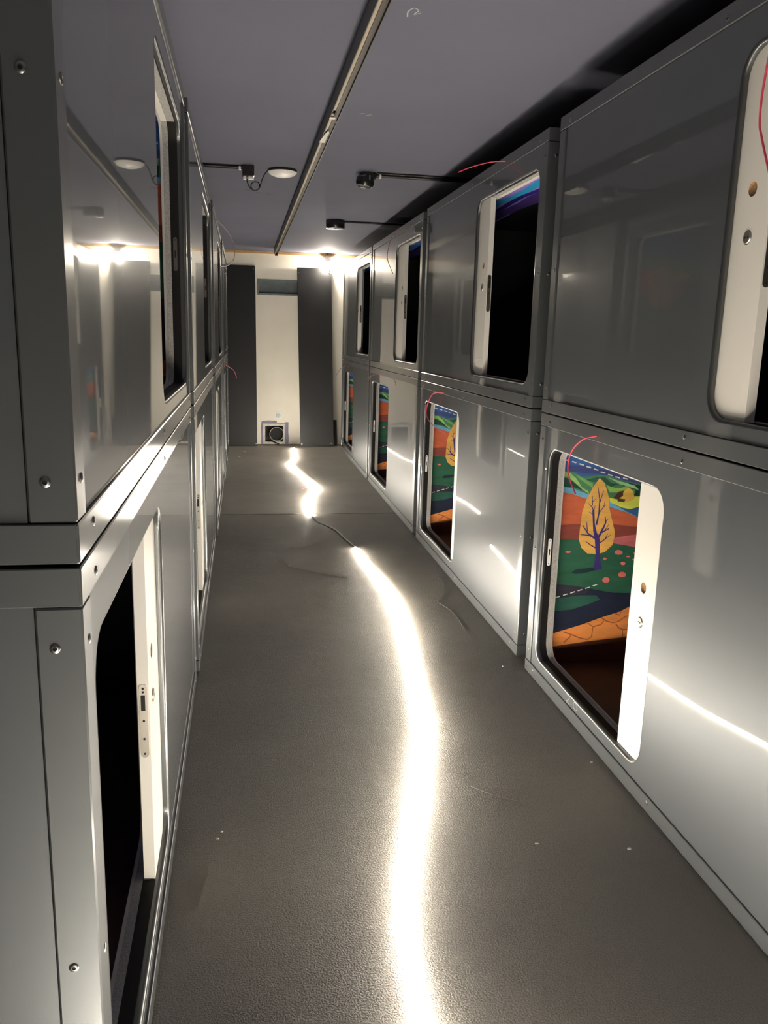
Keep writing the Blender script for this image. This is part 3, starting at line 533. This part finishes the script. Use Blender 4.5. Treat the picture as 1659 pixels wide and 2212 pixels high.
SETS = {1: pod_meshes(1), -1: pod_meshes(-1)}
def make_pod(s, loc, rotz, label, slide, mural=True, sky=True):
    D = SETS[s]; t = thing('sleeping_pod', label, 'sleeping pod', loc, rotz, 'two tiers of sleeping pods along the aisle')
    for k in ('bottom_rail', 'top_rail', 'front_panel', 'opening_lip', 'jamb', 'felt_lining', 'inner_trim', 'cabin_liner', 'outer_shell', 'bed_board', 'strike_plate', 'brush_seal', 'head_trim'): obj(k, D[k], t)
    for k in ('post', 'end_rail', 'end_panel'):
        for m in D[k]: obj(k, m, t)
    if mural: obj('mural', D['mural'], t)['label'] = 'painted landscape with a yellow tree'
    if sky: obj('ceiling_print', D['ceiling_print'], t)['label'] = 'violet and teal painted cabin ceiling'
    dr = obj('door', D['door'], t, (0, s * (OY1 - slide), 0)); dr['label'] = 'white sliding door'
    for k in ('lock_hole', 'lock_cylinder', 'lock_plate'): obj(k, D[k], dr)
    R = math.pi / 2
    for y in (0.031, PL - 0.031):
        for z in (0.094, 0.515, 0.942): obj('screw', SCREW, t, (0.0006, s * y, z), (0, -R, 0))
    for y in (0.092, PL / 2, PL - 0.092):
        for z in (0.029, PH - 0.029): obj('screw', SCREW, t, (0.0, s * y, z), (0, -R, 0))
    for z in (0.094, 0.515, 0.942):
        obj('screw', SCREW, t, (0.033, s * 0.0006, z), (s * R, 0, 0)); obj('screw', SCREW, t, (0.033, s * (PL - 0.0006), z), (-s * R, 0, 0))
    return t
ZL, ZU = 0.003, 1.046
RIGHT = [(1.122, 0.912), (1.130, 3.135), (1.133, 5.340), (1.133, 7.497)]          # front plane, near end
LEFT = [(-0.183, 0.945), (-0.176, 3.100), (-0.168, 5.330), (-0.160, 7.490)]
ORD = ['nearest', 'second', 'third', 'last']
RU = ['nearest upper pod on the right, its white door filling the frame edge', 'second upper pod on the right, door half drawn across its dark doorway', 'third upper pod on the right, narrow white door strip in a black doorway', 'last upper pod on the right, beside the end wall']
RD = ['nearest lower pod on the right, whole yellow tree mural showing beside its white door', 'second lower pod on the right, half a yellow tree and a thin white door edge', 'third lower pod on the right, reflecting the cream wall and the duct', 'lower pod on the right standing next to the end wall']
LU = ['nearest upper pod on the left, mirror-like front reflecting the white ceiling disc', 'second upper pod on the left, with a narrow black doorway', 'third upper pod on the left, pink wire loop at its top', 'upper pod on the left beside the tall dark board']
LD = ['nearest lower pod on the left, white door with latch in its big doorway', 'second lower pod on the left, slim white door edge with latch plate', 'third lower pod on the left, seen nearly edge on', 'lower pod on the left at the foot of the tall dark board']
SLU = [0.135, 0.170, 0.27, 0.10]; SLD = [0.165, 0.105, -0.01, -0.01]
for i, (x, y) in enumerate(RIGHT):
    make_pod(1, (x, y, ZU), 0, RU[i], SLU[i], mural=False)
    make_pod(-1, (x, y + PL, ZL), 0, RD[i], SLD[i])
SLU = [-0.01, -0.01, -0.01, -0.01]; SLD = [0.20, 0.19, 0.15, 0.1]
for i, (x, y) in enumerate(LEFT):
    make_pod(1, (x, y + PL, ZU), math.pi, LU[i], SLU[i], mural=i < 3)
    make_pod(-1, (x, y, ZL), math.pi, LD[i], SLD[i], mural=False)
pods = [o for o in COL.objects if o.name.startswith('sleeping_pod')]
near_low = [o for o in pods if o['label'].startswith('nearest lower pod on the right')][0]
# chalked figures on the sill of the nearest lower right pod (local to the pod)
def on_sill(pts, wd):
    mb = MB(); P = spline([(0, y - (0.912 + PL), z - ZL) for y, z in pts], 4); V = []
    for i, p in enumerate(P):
        dd = P[min(i + 1, len(P) - 1)] - P[max(i - 1, 0)]; n = Vector((0, -dd.z, dd.y)).normalized() * wd / 2
        V += [(0.0049, p.y + n.y, p.z + n.z), (0.0049, p.y - n.y, p.z - n.z)]
    return mb.add(V, [(2 * i, 2 * i + 1, 2 * i + 3, 2 * i + 2) for i in range(len(P) - 1)]).mesh('chalk_figure', M_CHALK, recalc=False)
obj('chalk_figure', on_sill([(2.575, 0.080), (2.562, 0.088), (2.55, 0.080), (2.562, 0.066), (2.575, 0.056), (2.545, 0.056)], 0.0022), near_low)
obj('chalk_figure', on_sill([(2.534, 0.066), (2.531, 0.063)], 0.003), near_low)
obj('chalk_figure', on_sill([(2.505, 0.084), (2.488, 0.080), (2.482, 0.068), (2.494, 0.058), (2.510, 0.064), (2.513, 0.077), (2.505, 0.084)], 0.0024), near_low)

# ------------------------------------------------------------------ light strip on the floor
ls = thing('light_strip', 'glowing white light strip snaking along the aisle floor', 'light strip', (0, 0, 0))
NEAR = [(0.55, -1.9), (0.1, -1.5), (-0.05, -0.9), (-0.08, -0.2), (-0.17, 0.2), (-0.245, 0.50), (-0.12, 0.68), (0.06, 0.66), (0.30, 0.55), (0.65, 0.55), (0.90, 0.74), (0.86, 0.97), (0.60, 1.06), (0.42, 1.14), (0.355, 1.23), (0.336, 1.317), (0.341, 1.425), (0.351, 1.56), (0.376, 1.698), (0.409, 1.838), (0.462, 2.021), (0.516, 2.213), (0.579, 2.44), (0.613, 2.57), (0.644, 2.794), (0.675, 3.056), (0.712, 3.366), (0.741, 3.672), (0.759, 3.995), (0.741, 4.332), (0.713, 4.671), (0.693, 4.98)]  # unseen first stretch, its loops added to brighten the near floor and pods
LEAD = [(0.693, 4.98), (0.653, 5.212), (0.619, 5.451), (0.556, 5.623), (0.52, 5.70), (0.49, 5.93)]
FAR = [(0.49, 5.93), (0.489, 6.232), (0.513, 6.543), (0.60, 6.88), (0.624, 6.99), (0.597, 7.36), (0.513, 8.014), (0.466, 8.398), (0.547, 8.787), (0.565, 9.2), (0.585, 9.62)]
def strip(pts, amp, z0):
    P = spline([(x, y, 0) for x, y in pts], 5); rad = []
    for i, p in enumerate(P):
        tw = 0.5 + 0.5 * math.sin(p.y * 2.9 + 0.7) * math.sin(p.y * 1.1)
        rad.append(0.0036 + amp * tw); p.z = z0 + 0.0036 + 0.0035 * tw
    return MB().tube(P, rad, 6, flat=0.75)
obj('lit_strip', strip(NEAR, 0.0014, 0.0).mesh('lit_strip', M_STRIP, smooth=True), ls)
obj('lit_strip', strip(FAR, 0.0014, 0.0025).mesh('lit_strip', M_STRIP, smooth=True), ls)
obj('lead_wire', MB().tube(spline([(x, y, 0.0065) for x, y in LEAD], 8), 0.008, 8, flat=0.45).mesh('lead_wire', M_LEAD, smooth=True), ls)

# ------------------------------------------------------------------ ceiling fittings
tr = thing('ceiling_track', 'long dark channel track fixed along the ceiling, pale strip underneath', 'track', (0.378, 0, CEIL))
TY0, TY1, TB = 0.6, 9.62, -0.062
obj('channel', MB().box(-0.019, -0.016, TY0, TY1, TB, -0.0003).box(0.016, 0.019, TY0, TY1, TB, -0.0003).box(-0.016, 0.016, TY0, TY1, -0.006, -0.0003).box(-0.0050, -0.0035, TY0, TY1, TB, -0.006).mesh('channel', M_TRACKD), tr)
obj('pale_strip', MB().box(-0.0158, -0.0050, TY0, 3.50, TB + 0.004, TB + 0.010).box(-0.0158, -0.0050, 3.56, TY1, TB + 0.004, TB + 0.010).mesh('pale_strip', M_TRACKC), tr)
obj('groove_cover', MB().box(-0.0035, 0.0158, TY0, TY1, TB + 0.010, TB + 0.014).mesh('groove_cover', M_TRACKB), tr)
obj('end_cap', MB().box(-0.020, 0.020, TY1, TY1 + 0.004, TB - 0.001, -0.0003, bev=0.001).lathe([(0.0, 0), (0.010, 0.002), (0.010, 0.03), (0, 0.032)], 12, 0, Matrix.Translation((-0.012, TY1 - 0.02, TB - 0.012)) @ Matrix.Rotation(math.pi / 2, 4, 'Y')).mesh('end_cap', M_BLACKP), tr)
obj('tape', MB().box(-0.0200, 0.006, 3.585, 3.615, TB - 0.0012, TB - 0.0002).box(0.005, 0.0062, 3.585, 3.615, TB - 0.018, TB - 0.0002).mesh('tape', M_TAPE), tr)
obj('tape', MB().prism([(-0.024, 4.03), (0.003, 4.035), (0.002, 3.93), (0.004, 3.84), (-0.004, 3.80), (-0.014, 3.88)], 'z', TB - 0.004, TB - 0.0008).mesh('tape', M_TAPE), tr)

ap = thing('access_point', 'white disc fitting on the ceiling left of the track', 'ceiling disc', (0.238, 5.09, CEIL))
obj('backplate', MB().lathe([(0.080, 0), (0.084, -0.004), (0.084, -0.013), (0.06, -0.014)], 40).mesh('backplate', M_BLACKP, smooth=True), ap)
obj('dome', MB().lathe([(0.0835, -0.0135), (0.0815, -0.018), (0.068, -0.030), (0.045, -0.038), (0.031, -0.0405), (0.030, -0.0400), (0.028, -0.0415), (0.001, -0.0425)], 40).mesh('dome', M_WPLAST, smooth=True), ap)
jb = thing('junction_box', 'black junction box on the ceiling with white connectors below', 'junction box', (0.042, 5.03, CEIL))
obj('housing', MB().box(-0.033, 0.033, -0.03, 0.03, -0.058, -0.0004, bev=0.003).mesh('housing', M_BLACKP), jb)
obj('connector', MB().box(-0.028, -0.012, -0.012, 0.012, -0.076, -0.058, bev=0.002).mesh('connector', M_WPLAST), jb)
obj('connector', MB().box(0.000, 0.030, -0.012, 0.012, -0.074, -0.058, bev=0.002).mesh('connector', M_WPLAST), jb)
loop = [(-0.008, 0, -0.072), (-0.003, 0, -0.095), (0.010, 0, -0.118), (0.030, 0, -0.131), (0.050, 0, -0.128), (0.064, 0, -0.112), (0.060, 0.006, -0.090), (0.040, 0.008, -0.082), (0.020, 0.008, -0.092), (0.016, 0.008, -0.112),
        (0.028, 0.006, -0.130), (0.048, 0.003, -0.130), (0.066, 0, -0.108), (0.076, 0.0, -0.075), (0.092, 0.005, -0.040), (0.112, 0.03, -0.014)]
obj('cable', MB().tube(spline(loop, 7), 0.0030, 8).mesh('cable', M_BLACKR, smooth=True), jb)
def conduit(label, x0, x1, y, z, r, clipx=None):
    t = thing('conduit', label, 'conduit', (0, y, z))
    obj('pipe', MB().tube([(x0, 0, 0), (x1, 0, 0)], r, 12).mesh('pipe', M_BLACKP, smooth=True), t)
    for cx in ([clipx] if clipx else []): obj('clip', MB().box(cx - 0.006, cx + 0.006, -r - 0.003, r + 0.003, -r - 0.004, r * 0.5, bev=0.002).mesh('clip', M_WPLAST), t)
conduit('black conduit on the ceiling running left from the junction box', -1.30, 0.008, 5.03, CEIL - 0.012, 0.0105, -0.005)
conduit('black conduit on the ceiling running right from the sounder', 0.775, 2.20, 5.03, CEIL - 0.012, 0.0105, 0.800)
conduit('thin black cable pipe on the ceiling beside the thicker conduit', 0.775, 2.20, 4.992, CEIL - 0.0062, 0.0055)
conduit('thin black pipe on the ceiling running right from the round detector', 0.83, 2.20, 7.10, CEIL - 0.009, 0.008)
sd = thing('alarm_sounder', 'black two-part alarm sounder hanging askew under the ceiling', 'alarm sounder', (0.728, 5.03, CEIL))
obj('base', MB().lathe([(0.050, -0.0004), (0.050, -0.028), (0.046, -0.032), (0.001, -0.032)], 32).mesh('base', M_BLACKP, smooth=True), sd)
T = Matrix.Translation((-0.014, -0.005, -0.030)) @ Matrix.Rotation(math.radians(9), 4, 'Y')
obj('horn', MB().lathe([(0.046, 0.004), (0.053, -0.006), (0.053, -0.030), (0.047, -0.044), (0.040, -0.046), (0.001, -0.046)], 32, 0, T).mesh('horn', M_BLACKP, smooth=True), sd)
obj('ring', MB().lathe([(0.0475, -0.0435), (0.0465, -0.0475), (0.041, -0.0480), (0.0405, -0.0455)], 32, 0, T, cap=False).box(-0.056, 0.03, -0.003, 0.003, -0.0800, -0.0770).mesh('ring', M_CHROME, smooth=True), sd)
obj('bracket', MB().tube([(-0.050, -0.03, -0.022), (-0.046, -0.046, -0.026), (-0.02, -0.056, -0.022)], 0.002, 6).tube([(-0.050, -0.03, -0.022), (-0.036, -0.048, -0.052)], 0.002, 6).box(0.0, 0.006, -0.058, -0.048, -0.046, -0.022).mesh('bracket', M_CHROME), sd)
pk = thing('smoke_detector', 'short black cylinder detector on the ceiling near the end wall', 'detector', (0.765, 7.10, CEIL))
obj('housing', MB().lathe([(0.076, -0.0004), (0.078, -0.004), (0.078, -0.060), (0.074, -0.066), (0.070, -0.066)], 36, cap=False).mesh('housing', M_BLACKP, smooth=True), pk)
obj('face', MB().lathe([(0.0715, -0.0640), (0.066, -0.0668), (0.008, -0.0668), (0.006, -0.072), (0.001, -0.072)], 36).mesh('face', M_GALV, smooth=True), pk)

# ------------------------------------------------------------------ end wall fittings
vt = thing('wall_vent', 'wide low sheet metal vent recess high on the end wall', 'vent', (0.42, WALLY, 1.834))
vx, vz = 0.233, 0.0775
obj('duct_box', MB().box(-vx + 0.002, vx - 0.002, 0.0, 0.11, -vz + 0.002, vz - 0.002, skip=('y0',)).mesh('duct_box', M_GALV), vt)
fr = MB()
for a, b, c, d_ in ((-vx - 0.012, vx + 0.012, vz - 0.008, vz + 0.012), (-vx - 0.012, vx + 0.012, -vz - 0.012, -vz + 0.008), (-vx - 0.012, -vx + 0.008, -vz + 0.008, vz - 0.008), (vx - 0.008, vx + 0.012, -vz + 0.008, vz - 0.008)):
    fr.box(a, b, -0.003, -0.0003, c, d_)
obj('flange', fr.mesh('flange', M_GALV), vt)
so = thing('wall_socket', 'small square white wall socket above the round duct', 'socket', (0.418, WALLY, 0.350))
obj('cover_plate', MB().plate(rrect(-0.040, 0.040, -0.040, 0.040, 0.006, n=4), [circle(0, 0, 0.026, 24)], 'y', -0.009, -0.0003).mesh('cover_plate', M_WPLAST), so)
obj('insert', MB().lathe([(0.026, -0.008), (0.0245, -0.0035), (0.001, -0.0035)], 24, 0, Matrix.Rotation(-math.pi / 2, 4, 'X') @ Matrix.Scale(-1, 4, (0, 0, 1)) @ Matrix.Scale(-1, 4, (0, 0, 1))).mesh('insert', M_GALV), so) if False else \
    obj('insert', MB().sweep([[(p[0], -0.0085, p[1]) for p in circle(0, 0, 0.0262, 24)], [(p[0], -0.0035, p[1]) for p in circle(0, 0, 0.024, 24)], [(p[0], -0.0035, p[1]) for p in circle(0, 0, 0.0005, 24)]]).mesh('insert', M_GALV), so)
du = thing('duct_opening', 'square framed hole with a round duct collar low on the end wall', 'duct', (0.368, WALLY, 0.124))
obj('recess', MB().box(-0.124, 0.124, 0.0, 0.11, -0.117, 0.118, skip=('y0',)).mesh('recess', M_DIRTY), du)
fr = MB()
for a, b, c, d_ in ((-0.132, 0.132, 0.098, 0.126), (-0.132, 0.132, -0.119, -0.092), (-0.132, -0.104, -0.092, 0.098), (0.108, 0.132, -0.092, 0.098)): fr.box(a, b, -0.006, -0.0003, c, d_)
obj('frame', fr.mesh('frame', M_OFFWHITE), du)
rg = [[(0.034 + p[0], y, p[1] - 0.002) for p in circle(0, 0, r, 36)] for r, y in ((0.086, 0.02), (0.086, -0.012), (0.081, -0.012), (0.081, 0.05))]
obj('collar', MB().sweep(rg).mesh('collar', M_OFFWHITE, smooth=True), du)
obj('dark_mouth', MB().sweep([[(0.034 + p[0], 0.05, p[1] - 0.002) for p in circle(0, 0, r, 36)] for r in (0.081, 0.0005)]).mesh('dark_mouth', M_HOLE), du)
obj('debris', MB().tube([(-0.02, -0.02, -0.085), (0.02, -0.03, -0.10), (0.06, -0.03, -0.116)], 0.007, 6).mesh('debris', M_BLACKR), du)

def leaning_board(label, x0, x1, h, yb, yt, tilt, holes, name='leaning_board'):
    t = thing(name, label, 'board', ((x0 + x1) / 2, yb, 0.0035 + 0.5 * (x1 - x0) * abs(math.sin(tilt))))
    t.rotation_euler = (-math.atan2(yt - yb, h), -tilt, 0)
    hw = (x1 - x0) / 2
    obj('sheet', MB().box(-hw, hw, 0, 0.010, 0, h, bev=0.001).mesh('sheet', M_BOARD), t)
    for hx, hz in holes: obj('bolt', MB().lathe([(0.007, 0), (0.006, 0.003), (0.001, 0.0035)], 10, 0, Matrix.Translation((hx, 0, hz)) @ Matrix.Rotation(math.pi / 2, 4, 'X')).mesh('bolt', M_CHROME, smooth=True), t)
leaning_board('tall dark board leaning on the end wall behind the left pods', -0.235, 0.165, 2.07, 9.76, 9.955, 0.005, [(0.18, 2.03), (0.18, 2.00), (0.185, 0.03)])
leaning_board('tall dark board leaning on the end wall between duct and lamp', 0.672, 1.070, 2.07, 9.775, 9.955, 0.018, [(-0.18, 2.04), (-0.18, 2.01), (0.175, 2.04), (0.175, 2.01), (-0.175, 0.03), (0.17, 0.03)])
leaning_board('short dark offcut board standing at the foot of the end wall', 1.072, 1.122, 0.310, 9.88, 9.962, 0.0, [], 'board_offcut')

# bulb at the end of the aisle
wl = thing('work_lamp', 'glaring white lamp above the tall board at the top of the end wall', 'lamp', (0.985, 9.935, CEIL))
obj('cord', MB().tube([(0, 0, -0.0005), (0, 0, -0.03)], 0.004, 8).mesh('cord', M_BLACKR), wl)
obj('added_lamp_shade', MB().lathe([(0.006, -0.025), (0.014, -0.030), (0.041, -0.056), (0.0425, -0.092), (0.0410, -0.092), (0.039, -0.058), (0.014, -0.058)], 16).mesh('added_lamp_shade', M_WPLAST, smooth=True), wl)  # added shade around the bulb, shaped to keep its light off the ceiling
obj('bulb', MB().lathe([(0.013, -0.059), (0.018, -0.066), (0.026, -0.086), (0.028, -0.100), (0.024, -0.114), (0.014, -0.124), (0.001, -0.128)], 20).mesh('bulb', M_BULB, smooth=True), wl)

ld = bpy.data.lights.new('lamp_light', 'POINT'); ld.energy = LAMP_WATTS; ld.color = LAMP_COL; ld.shadow_soft_size = 0.014
lo = bpy.data.objects.new('lamp_light', ld); COL.objects.link(lo); lo.parent = wl; lo.location = (0, 0, -0.146)

# ------------------------------------------------------------------ loose wires
def wire(label, pts, r, mat, tip=False):
    tag(obj('loose_wire', MB().tube(spline(pts, 9), r, 7).mesh('loose_wire', mat, smooth=True)), label, 'wire', 'wire ends left poking out of the pods')
wire('red wire curling out above the yellow tree mural', [(1.1195, 2.483, 1.014), (1.097, 2.535, 0.997), (1.085, 2.596, 0.949), (1.080, 2.605, 0.893), (1.080, 2.575, 0.85), (1.080, 2.524, 0.817)], 0.0024, M_RED)
wire('red wire hanging in front of the nearest upper right door', [(1.1195, 1.68, 2.005), (1.085, 1.70, 1.94), (1.085, 1.722, 1.85), (1.085, 1.722, 1.777), (1.085, 1.707, 1.738), (1.085, 1.66, 1.65)], 0.0024, M_RED)
wire('red wire reaching out from the top of the second upper right pod', [(1.1275, 3.656, 2.063), (1.09, 3.753, 2.075), (1.03, 3.84, 2.068), (0.97, 3.853, 2.044)], 0.0026, M_RED)
wire('red wire looped over the half hidden tree mural', [(1.1275, 4.59, 1.004), (1.105, 4.77, 0.985), (1.095, 4.875, 0.897), (1.088, 4.804, 0.835), (1.085, 4.557, 0.807), (1.085, 4.33, 0.800)], 0.0024, M_RED)
wire('thin dark wire dangling inside the second upper right doorway', [(1.30, 3.42, 1.97), (1.26, 3.46, 1.88), (1.24, 3.50, 1.75), (1.24, 3.49, 1.62), (1.245, 3.44, 1.46)], 0.0016, M_DRED)
wire('dark red wire curving down beside the third upper right door', [(1.1305, 5.871, 2.045), (1.108, 6.20, 2.060), (1.098, 6.38, 1.99), (1.093, 6.42, 1.885), (1.100, 6.20, 1.763)], 0.0022, M_DRED)
wire('dark wire arching over the third lower right doorway', [(1.1305, 6.133, 0.954), (1.112, 6.10, 0.995), (1.100, 6.457, 1.013), (1.095, 7.10, 0.975), (1.095, 7.30, 0.898)], 0.0022, M_DRED)
wire('dark wire springing along the top of the last upper right pod', [(1.1305, 7.57, 2.015), (1.112, 7.70, 2.035), (1.098, 8.244, 2.064), (1.093, 8.90, 2.078)], 0.0022, M_DRED)
wire('thin dark wire sticking out of the last lower right pod', [(1.1305, 9.019, 0.988), (1.103, 9.40, 0.945), (1.073, 9.65, 0.850)], 0.0022, M_DRED)
wire('thin dark loop of wire high on the third upper left pod', [(-0.1655, 6.10, 2.065), (-0.12, 6.4, 2.05), (-0.072, 6.7, 2.01), (-0.052, 6.9, 1.93), (-0.068, 6.9, 1.86), (-0.11, 6.6, 1.80), (-0.15, 6.3, 1.77)], 0.0022, M_DRED)
wire('pink tipped wire bowing out between the far left tiers', [(-0.1565, 8.2, 1.000), (-0.118, 8.8, 0.945), (-0.085, 9.0, 0.905), (-0.062, 9.1, 0.83)], 0.0024, M_RED)
tag(obj('wire_offcut', MB().tube(spline([(0.495, 6.983, 0.006), (0.54, 7.06, 0.0065), (0.585, 7.114, 0.006)], 6), 0.0034, 7).mesh('wire_offcut', M_RED, smooth=True)), 'short red offcut of wire lying across the far light strip', 'wire')
